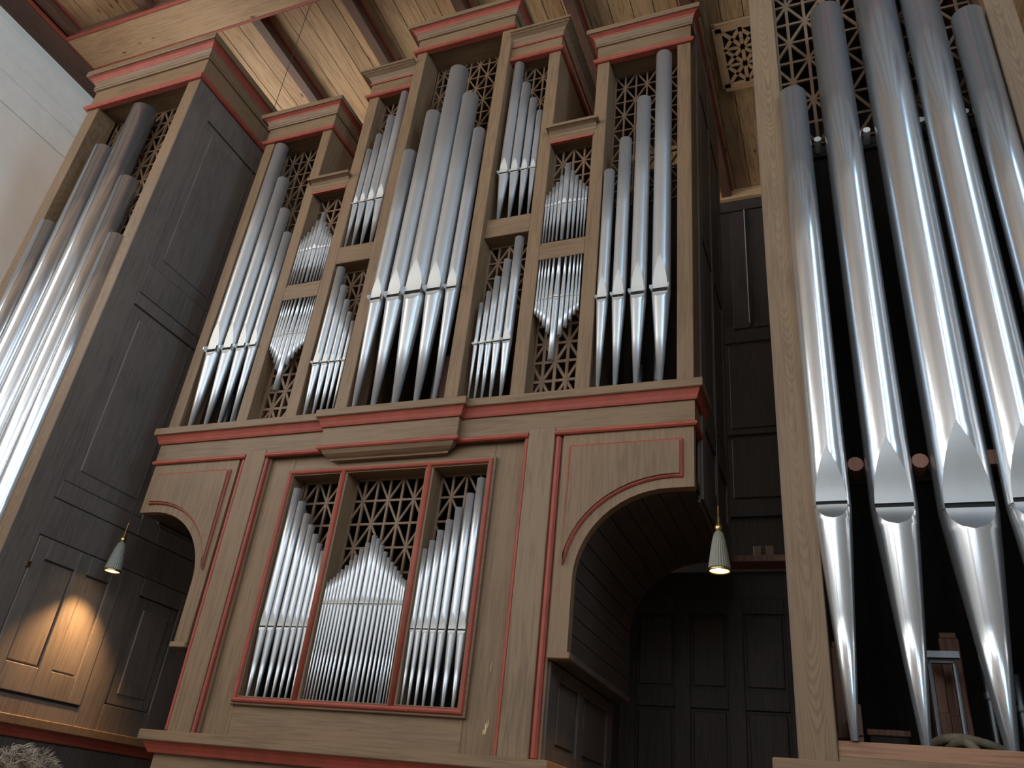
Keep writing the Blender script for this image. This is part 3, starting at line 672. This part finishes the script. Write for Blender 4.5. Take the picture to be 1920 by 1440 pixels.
# ------------------------------------------------------------------ the two front towers
TY, TB, TA, TO = -.6, 1.6, 2.69, 4.24
TZ = 8.0
TPX = [(2.915, 5.97, .0870, -.585), (3.187, 6.78, .1040, -.52), (3.500, 7.90, .1270, -.48), (3.755, 7.34, .1090, -.53), (3.985, 6.36, .0920, -.57)]
def tower(s):
    t = thing('organ_tower', (s * (TA + TO) / 2, (TY + TB) / 2, 0), 'tall brown pipe tower with five large pipes on the %s of the case' % side(s), 'organ tower', 'pipe towers')
    for a, b in ((TA, TA + .155), (TO - .155, TO)):
        x0, x1 = mir(a, b, s); bx('post', GT, t, x0, x1, TY, TY + .24, 2.0, TZ + .03)
    for a, inner in ((TA + .02, True), (TO, False)):
        x0, x1 = mir(a - .02 if not inner else a, a if not inner else a + .02, s)
        bx('side_board', KZ, t, x0, x1, TY + .05, TB, 0.0, TZ + .36, bev=0)
    bx('back_board', INT, t, s * (TA + .03), s * (TO - .03), TB - .03, TB, 0, TZ + .36, bev=0)
    bx('top_board', KZ, t, s * (TA + .0), s * TO, TY + .02, TB, TZ + .34, TZ + .37, bev=0)
    bx('header', WX, t, s * (TA + .155), s * (TO - .155), TY + .02, TY + .28, TZ + .03, TZ + .1, bev=0)
    path = [(-TA, TB), (-TA, TY), (-TO, TY), (-TO, TB)] if s < 0 else [(TO, TB), (TO, TY), (TA, TY), (TA, TB)]
    cornice(t, path if s < 0 else [(TO, TB), (TO, TY), (TA, TY), (TA, TY + .12)], TZ, 'red', h=1.32, o=1.15)
    x0, x1 = mir(TA + .155, TO - .155, s)
    lattice(t, x0, x1, 5.75, TZ + .03, TY + .26, .119, .2075, s * 2.932, 6.795, w=.021)
    # frame and panels of the inner side (x = TA)
    xs = s * TA
    def sd(name, y0, y1, z0, z1, pr=.0, th=.022, mat=KS, bev=.004):   # pr: how far proud of the side plane
        xa, xb = sorted((xs - s * pr, xs + s * th)); return bx(name, mat, t, xa, xb, y0, y1, z0, z1, bev=bev)
    sd('side_stile', TY + .004, TY + .24, 2.0, TZ + .02, .003, .0, bev=0)  # thin cover added over the post's side, its darker colour imitating shade
    for y0, y1 in ((TY + .24, -.335), (.52, .74), (1.26, TB)): sd('side_stile', y0, y1, 3.535, TZ + .02)
    for z0, z1 in ((7.68, TZ + .02), (5.515, 5.82), (5.385, 5.508), (3.535, 3.68)):
        for y0, y1 in ((-.335, .52), (.74, 1.26)): sd('side_rail', y0, y1, z0, z1)
    for z0, z1 in ((5.83, 7.67), (3.69, 5.375)):
        for y0, y1 in ((-.325, .51), (.75, 1.25)):
            sd('side_panel', y0, y1, z0, z1, -.014, .022, bev=.006); sd('side_panel_field', y0 + .10, y1 - .10, z0 + .12, z1 - .10, -.004, .02, bev=.012)
    sd('side_rail', TY + .24, TB, 3.235, 3.528)
    # door with two panels at the foot of the side, fixed frame behind it
    sd('side_stile', .53, .76, 2.0, 3.23); sd('side_stile', 1.26, TB, 2.0, 3.23)
    sd('side_rail', -.355, .53, 2.0, 2.13); sd('side_rail', .76, 1.26, 3.08, 3.23); sd('side_rail', .76, 1.26, 2.0, 2.2)
    sd('side_panel', .77, 1.25, 2.21, 3.07, -.012, .022, bev=.008); sd('side_panel_field', .86, 1.17, 2.29, 2.98, -.002, .02, bev=.012)
    door = sd('side_door', -.352, .525, 2.15, 3.225, -.014, .018, bev=0)
    def dd_(name, y0, y1, z0, z1, pr, bev=.004):
        xa, xb = sorted((xs - s * pr, xs + s * .02)); MB().box(xa, xb, y0, y1, z0, z1).build(name, KS, door, bev=bev)
    for y0, y1 in ((-.352, -.24), (.045, .165), (.40, .525)): dd_('door_stile', y0, y1, 2.15, 3.225, .012)
    for z0, z1 in ((2.15, 2.335), (3.075, 3.225)):
        for y0, y1 in ((-.24, .045), (.165, .40)): dd_('door_rail', y0, y1, z0, z1, .012)
    for y0, y1 in ((-.23, .035), (.175, .39)): dd_('door_panel', y0, y1, 2.345, 3.065, .0, bev=.008)
    for z in ((2.30, 2.98) if s < 0 else ()):
        xa, xb = sorted((xs - s * .022, xs)); MB().box(xa, xb, -.375, -.345, z, z + .04).build('door_hinge', BRASS, door)
    # base: ledge with red cove all round, plinth
    def tsw(name, prof, mat): MB().sweep(prof[::-1], path).build(name, mat, t)
    tsw('base_ledge', [(-.03, 1.935), (.094, 1.935), (.10, 1.941), (.10, 1.993), (.094, 1.999), (-.03, 1.999)], WX)
    tsw('base_red_cove', [(-.03, 1.865), (.04, 1.865), (.05, 1.89), (.068, 1.915), (.088, 1.935), (-.03, 1.935)], RED)
    tsw('plinth', [(-.03, 0), (.02, 0), (.02, 1.87), (-.03, 1.87)], KZ)
    # bottom rail the pipe feet stand behind, chest and support rails with pegs
    bx('foot_rail', OAKX, t, x0, x1, TY + .015, TY + .20, 2.028, 2.092)
    bx('foot_board', WX, t, x0, x1, TY + .004, TY + .05, 1.995, 2.03)
    bx('chest_top', INT, t, x0, x1, TY + .20, 1.5, 2.0, 2.05, bev=0)
    bx('support_rail', INT, t, x0, x1, TY + .25, TY + .29, 5.63, 5.72); bx('support_rail', INT, t, x0, x1, TY + .22, TY + .27, 3.33, 3.44)
    xs_ = [q[0] for q in TPX]; rs = [q[2] for q in TPX]
    for i in range(4):
        m = s * (xs_[i] + rs[i] + xs_[i + 1] - rs[i + 1]) / 2
        MB().tube([(m, TY + .14, 5.675), (m, TY + .25, 5.675)], .022, 12).build('felt_peg', FELT, t)
        MB().tube([(m, TY + .10, 3.385), (m, TY + .22, 3.385)], .038, 12).build('wooden_peg', REDW, t)
    row([(s * x, y_, 2.092, 3.14, z, r) for x, z, r, y_ in TPX], 'the tall %s tower' % side(s), 'largest pipes of the %s tower' % side(s), mat=TINP, lipmat=TINLT, lip=3.15, gk=.2, seg=40, tip=.19, low=.9)
    return t
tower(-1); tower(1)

# ------------------------------------------------------------------ things inside the foot of the right tower
def wpipe(x, y, w, h, label):
    p = thing('wooden_pipe', (x, y, 2.05), label, 'organ pipe', 'wooden pipes in the right tower')
    bx('pipe_body', REDW, p, x - w / 2, x + w / 2, y - w * .6, y + w * .6, 2.05, 2.05 + h)
    bx('pipe_stopper', WX, p, x - w * .42, x + w * .42, y - w * .5, y + w * .5, 2.05 + h, 2.05 + h + .03)
    bx('pipe_cap', REDW, p, x - w / 2, x + w / 2, y - w * .6 - .014, y - w * .6, 2.05 + .12, 2.05 + .26)
wpipe(3.30, .02, .07, .50, 'red-brown wooden pipe just right of the second foot in the right tower')
wpipe(3.385, .10, .09, .62, 'tallest red-brown wooden pipe between the second and third feet')
wpipe(2.87, .02, .06, .55, 'narrow brown wooden pipe behind the first foot of the right tower')
wpipe(2.93, -.12, .045, .22, 'short wooden block pipe beside the first foot of the right tower')
tg = thing('pipe_rack', (3.33, -.15, 2.05), 'grey metal frame bent over beside the wooden pipes in the right tower', 'rack')
MB().tube([(3.27, -.15, 2.05), (3.27, -.15, 2.50), (3.275, -.15, 2.515), (3.37, -.15, 2.515), (3.375, -.15, 2.5), (3.375, -.15, 2.05)], .012, 8).build('rack_frame', DTIN, tg)
MB().box(3.25, 3.40, -.17, -.13, 2.53, 2.56).build('rack_bar', DTIN, tg)
for i in range(9):
    x = 3.50 + .04 * i; h = .50 - .035 * i + (.03 if i % 2 else 0); y = -.10 + .03 * (i % 3)
    p = thing('reed_pipe', (x, y, 2.05), '%s small grey reed pipe from the left, behind the third foot of the right tower' % ORD[i], 'organ pipe', 'small reed pipes in the right tower')
    MB().lathe((x, y, 2.05), [(.012, 0), (.014, h * .6), (.018, h), (.015, h), (.013, h - .03)], 12).build('resonator', DTIN, p, smooth=True)
    MB().lathe((x, y, 2.05), [(.020, h * .62), (.022, h * .63), (.022, h * .68), (.020, h * .69)], 12).build('tuning_collar', DTIN, p, smooth=True)
for i, (pts, lab) in enumerate([([(3.10, .08, 2.09), (3.20, -.16, 2.135), (3.30, -.29, 2.165), (3.42, -.28, 2.155), (3.56, -.18, 2.12), (3.70, 0, 2.09)], 'grey canvas wind hose arching behind the second foot'),
                                ([(3.25, -.05, 2.09), (3.29, -.24, 2.135), (3.345, -.345, 2.145), (3.385, -.365, 2.11), (3.395, -.36, 2.075)], 'shorter grey canvas wind hose curling down against the rail')]):
    p = thing('wind_hose', (pts[0][0], pts[0][1], 2.05), lab, 'hose', 'wind hoses in the right tower')
    sm = []
    for k in range(len(pts) - 1):
        a, b = Vector(pts[k]), Vector(pts[k + 1]); p0 = Vector(pts[max(0, k - 1)]); p3 = Vector(pts[min(len(pts) - 1, k + 2)])
        for j in range(8):
            u = j / 8; sm.append(0.5 * ((2 * a) + (b - p0) * u + (2 * p0 - 5 * a + 4 * b - p3) * u * u + (3 * a - p0 - 3 * b + p3) * u ** 3))
    sm.append(Vector(pts[-1]))
    MB().tube(sm, [.0185 + .001 * (k % 2) for k in range(len(sm))], 12).build('hose_tube', HOSEM, p, smooth=True)
    for e in (sm[0], sm[-1]): MB().lathe((e.x, e.y, 2.05), [(.030, 0), (.030, .05), (.024, .055)], 12).build('hose_collar', DTIN, p, smooth=True)
p = thing('valve_box', (3.08, .25, 2.05), 'dim wooden valve box with stacked boards behind the second foot', 'box')
bx('box_body', INT, p, 2.98, 3.16, .18, .40, 2.05, 2.22); bx('box_lid', REDW, p, 2.97, 3.17, .17, .41, 2.22, 2.25)

# ------------------------------------------------------------------ dark partitions closing the passages beside the case
for s in (-1, 1):
    p = thing('panelled_partition', (s * 2.0, 2.0, 0), 'dark panelled partition closing the passage %s of the case' % side(s), 'partition', 'passage partitions')
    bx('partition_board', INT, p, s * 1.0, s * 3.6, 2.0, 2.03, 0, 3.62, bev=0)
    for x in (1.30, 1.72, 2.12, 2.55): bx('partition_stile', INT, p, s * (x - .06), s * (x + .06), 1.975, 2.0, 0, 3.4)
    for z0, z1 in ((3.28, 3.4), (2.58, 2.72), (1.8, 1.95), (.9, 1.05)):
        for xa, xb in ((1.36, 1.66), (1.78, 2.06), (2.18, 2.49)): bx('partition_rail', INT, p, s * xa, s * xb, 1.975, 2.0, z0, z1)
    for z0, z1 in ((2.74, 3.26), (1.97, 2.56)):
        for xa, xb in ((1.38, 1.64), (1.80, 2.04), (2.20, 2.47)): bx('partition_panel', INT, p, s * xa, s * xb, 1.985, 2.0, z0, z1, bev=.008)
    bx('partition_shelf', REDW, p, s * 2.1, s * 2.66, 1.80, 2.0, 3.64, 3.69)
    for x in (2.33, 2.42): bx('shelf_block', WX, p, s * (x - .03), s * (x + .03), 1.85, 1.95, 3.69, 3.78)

# ------------------------------------------------------------------ pendant lamps
def pendant(x, y, zb, label):
    l = thing('pendant_lamp', (x, y, zb), label, 'lamp', 'pendant lamps beside the case')
    MB().lathe((x, y, zb), [(.063, .012), (.061, .03), (.050, .11), (.037, .19), (.026, .232), (.014, .245)], 96, 24, .045).build('lamp_shade', SHADE, l, smooth=True)
    MB().lathe((x, y, zb), [(.058, .012), (.046, .11), (.022, .23)], 48).build('shade_lining', plain('shade_lining', (.8, .7, .5), .5), l, smooth=True)
    MB().lathe((x, y, zb), [(.066, 0), (.068, .006), (.066, .016), (.058, .016), (.058, 0), (.066, 0)], 40).build('shade_rim', BRASS, l, smooth=True)
    MB().lathe((x, y, zb), [(.012, .24), (.022, .25), (.024, .27), (.018, .285), (.011, .295), (.011, .33), (.007, .335), (.007, .40), (.003, .41)], 24).build('lamp_socket', BRASS, l, smooth=True)
    MB().lathe((x, y, zb), [(.001, .012), (.020, .016), (.032, .030), (.034, .05), (.022, .085), (.012, .10)], 24).build('bulb', BULB, l, smooth=True)
    MB().tube([(x, y, zb + .40), (x, y, 7.0), (x, y, ZC)], .0035, 6).build('cord', CORDM, l)
    d = bpy.data.lights.new('lamp_light', 'SPOT'); d.energy = 110; d.color = (1, .58, .24); d.spot_size = math.radians(98); d.spot_blend = .85; d.shadow_soft_size = .03
    lo = bpy.data.objects.new('lamp_light', d); COL.objects.link(lo); lo.parent = l; lo.location = (0, 0, -.012)
pendant(-2.462, .20, 3.11, 'small ribbed pendant lamp glowing beside the left tower door')
pendant(2.268, .20, 3.063, 'small ribbed pendant lamp hanging left of the right tower post')

# ------------------------------------------------------------------ person at the lower left corner
def person(base, label):
    p = thing('person', base, label, 'person'); bx0, by0, bz0 = base
    J = {'pelvis': (0, 0, .93, .135), 'waist': (0, .01, 1.08, .125), 'chest': (0, .015, 1.27, .145), 'neckb': (0, .01, 1.42, .075), 'neck': (0, .02, 1.48, .055), 'head1': (0, .03, 1.54, .072), 'head2': (0, .025, 1.62, .086)}
    for s, n in ((-1, 'l'), (1, 'r')):
        J.update({'hip' + n: (s * .09, 0, .88, .095), 'knee' + n: (s * .10, .01, .48, .06), 'ank' + n: (s * .10, 0, .09, .042), 'toe' + n: (s * .11, .13, .04, .035),
                  'sh' + n: (s * .17, .01, 1.38, .06), 'elb' + n: (s * .23, -.02, 1.10, .042), 'wri' + n: (s * .23, .06, .86, .028), 'palm' + n: (s * .23, .075, .79, .030)})
        for k, (dx, dz) in enumerate(((-.028, .085), (-.010, .10), (.010, .095), (.026, .08))):
            J['fa%d' % k + n] = (s * .23 + dx * .5, .09 + dx, .79 - dz * .6, .0095); J['fb%d' % k + n] = (s * .23 + dx * .5, .105 + dx, .79 - dz, .008)
        J['th' + n] = (s * .21, .12, .775, .010)
    E = [('pelvis', 'waist'), ('waist', 'chest'), ('chest', 'neckb'), ('neckb', 'neck'), ('neck', 'head1'), ('head1', 'head2')]
    for n in 'lr':
        E += [('pelvis', 'hip' + n), ('hip' + n, 'knee' + n), ('knee' + n, 'ank' + n), ('ank' + n, 'toe' + n), ('chest', 'sh' + n), ('sh' + n, 'elb' + n), ('elb' + n, 'wri' + n), ('wri' + n, 'palm' + n), ('palm' + n, 'th' + n)]
        for k in range(4): E += [('palm' + n, 'fa%d' % k + n), ('fa%d' % k + n, 'fb%d' % k + n)]
    K = list(J); me = bpy.data.meshes.new('body'); me.from_pydata([J[k][:3] for k in K], [(K.index(a), K.index(b)) for a, b in E], [])
    o = bpy.data.objects.new('body', me); COL.objects.link(o); o.parent = p
    sk = o.modifiers.new('skin', 'SKIN'); sk.use_smooth_shade = True
    if not me.skin_vertices: me.attributes.new('skin', 'FLOAT', 'POINT') if False else None
    bpy.context.view_layer.objects.active = o
    for i, k in enumerate(K):
        me.skin_vertices[0].data[i].radius = (J[k][3], J[k][3]); me.skin_vertices[0].data[i].use_root = (k == 'pelvis')
    o.modifiers.new('sub', 'SUBSURF').levels = 1; o.modifiers['sub'].render_levels = 1
    m, t, b = nt('person_surface'); N = t.nodes; L = t.links            # clothes by height on the body
    tc = N.new('ShaderNodeTexCoord'); sp = N.new('ShaderNodeSeparateXYZ'); L.new(tc.outputs['Object'], sp.inputs[0])
    mr_ = N.new('ShaderNodeMath'); mr_.operation = 'DIVIDE'; mr_.inputs[1].default_value = 2.0; L.new(sp.outputs['Z'], mr_.inputs[0])
    r = ramp(t, [(0, (.03, .025, .02)), (.05, (.04, .04, .045)), (.48, (.05, .06, .09)), (.725, (.5, .33, .25))]); r.color_ramp.interpolation = 'CONSTANT'
    L.new(mr_.outputs[0], r.inputs[0]); L.new(r.outputs[0], b.inputs['Base Color']); b.inputs['Roughness'].default_value = .8
    me.materials.append(m)
    # face towards the organ
    f = MB(); hx, hy, hz = bx0, by0 + .11, bz0 + 1.585
    f.lathe((hx, hy + .0, hz - .035), [(.001, -.02), (.012, -.012), (.014, 0), (.008, .03), (.001, .04)], 10)
    for s in (-1, 1):
        f.lathe((hx + s * .03, hy - .012, hz), [(.001, -.01), (.010, 0), (.001, .01)], 10); f.lathe((hx + s * .087, hy - .09, hz - .03), [(.001, -.03), (.012, -.015), (.014, .01), (.001, .03)], 10)
    f.tube([(hx - .022, hy - .01, hz - .075), (hx, hy - .002, hz - .077), (hx + .022, hy - .01, hz - .075)], .005, 6)
    f.build('face', SKIN, p, smooth=True)
    # curls
    c = Vector((bx0, by0 + .022, bz0 + 1.605)); rnd = random.Random(3)
    cap = MB(); cap.lathe(c, [(.094 * math.sin(a), .112 * math.cos(a)) for a in [PI * .72 * (1 - k / 10) + .001 for k in range(11)]], 24); cap.build('hair_cap', HAIRM, p, smooth=True)
    h = MB()
    for i in range(330):
        u = rnd.random(); th = math.acos(1 - 1.55 * u); ph = rnd.uniform(0, 2 * PI)
        n = Vector((math.sin(th) * math.cos(ph), math.sin(th) * math.sin(ph), math.cos(th)))
        if n.y > .55 and n.z < .35: continue
        q = c + Vector((n.x * .090, n.y * .095, n.z * .107))
        tdir = Vector((n.x, n.y, -.35)) + Vector((rnd.uniform(-1, 1), rnd.uniform(-1, 1), rnd.uniform(-.6, .6))) * .9
        tdir = (tdir - n * tdir.dot(n) * .8).normalized(); bdir = n.cross(tdir).normalized()
        cr = rnd.uniform(.006, .012); turns = rnd.uniform(.9, 1.8); ln = rnd.uniform(.035, .07); a0 = rnd.uniform(0, 6.28); hand = rnd.choice((-1, 1))
        for k2 in range(13):
            o1, o2, da = rnd.gauss(0, .0042), rnd.gauss(0, .0042), rnd.gauss(0, .22); sc = rnd.uniform(.75, 1.15); l2 = ln * rnd.uniform(.8, 1.1)
            pts = []
            for k in range(12):
                a = a0 + da + hand * turns * 2 * PI * k / 11
                pts.append(q + tdir * l2 * k / 11 + bdir * (o1 + math.cos(a) * cr * sc) + n * (o2 + (math.sin(a) + .6) * cr * sc))
            h.tube(pts, [.0009] * 10 + [.0007, .0003], 3)
    h.build('hair', HAIRM, p, smooth=True, kind='stuff', label='curly grey-blond hair')
    return p
person((1.155, -3.04, -.06), 'person with curly grey-blond hair at the lower left corner, seen from behind')
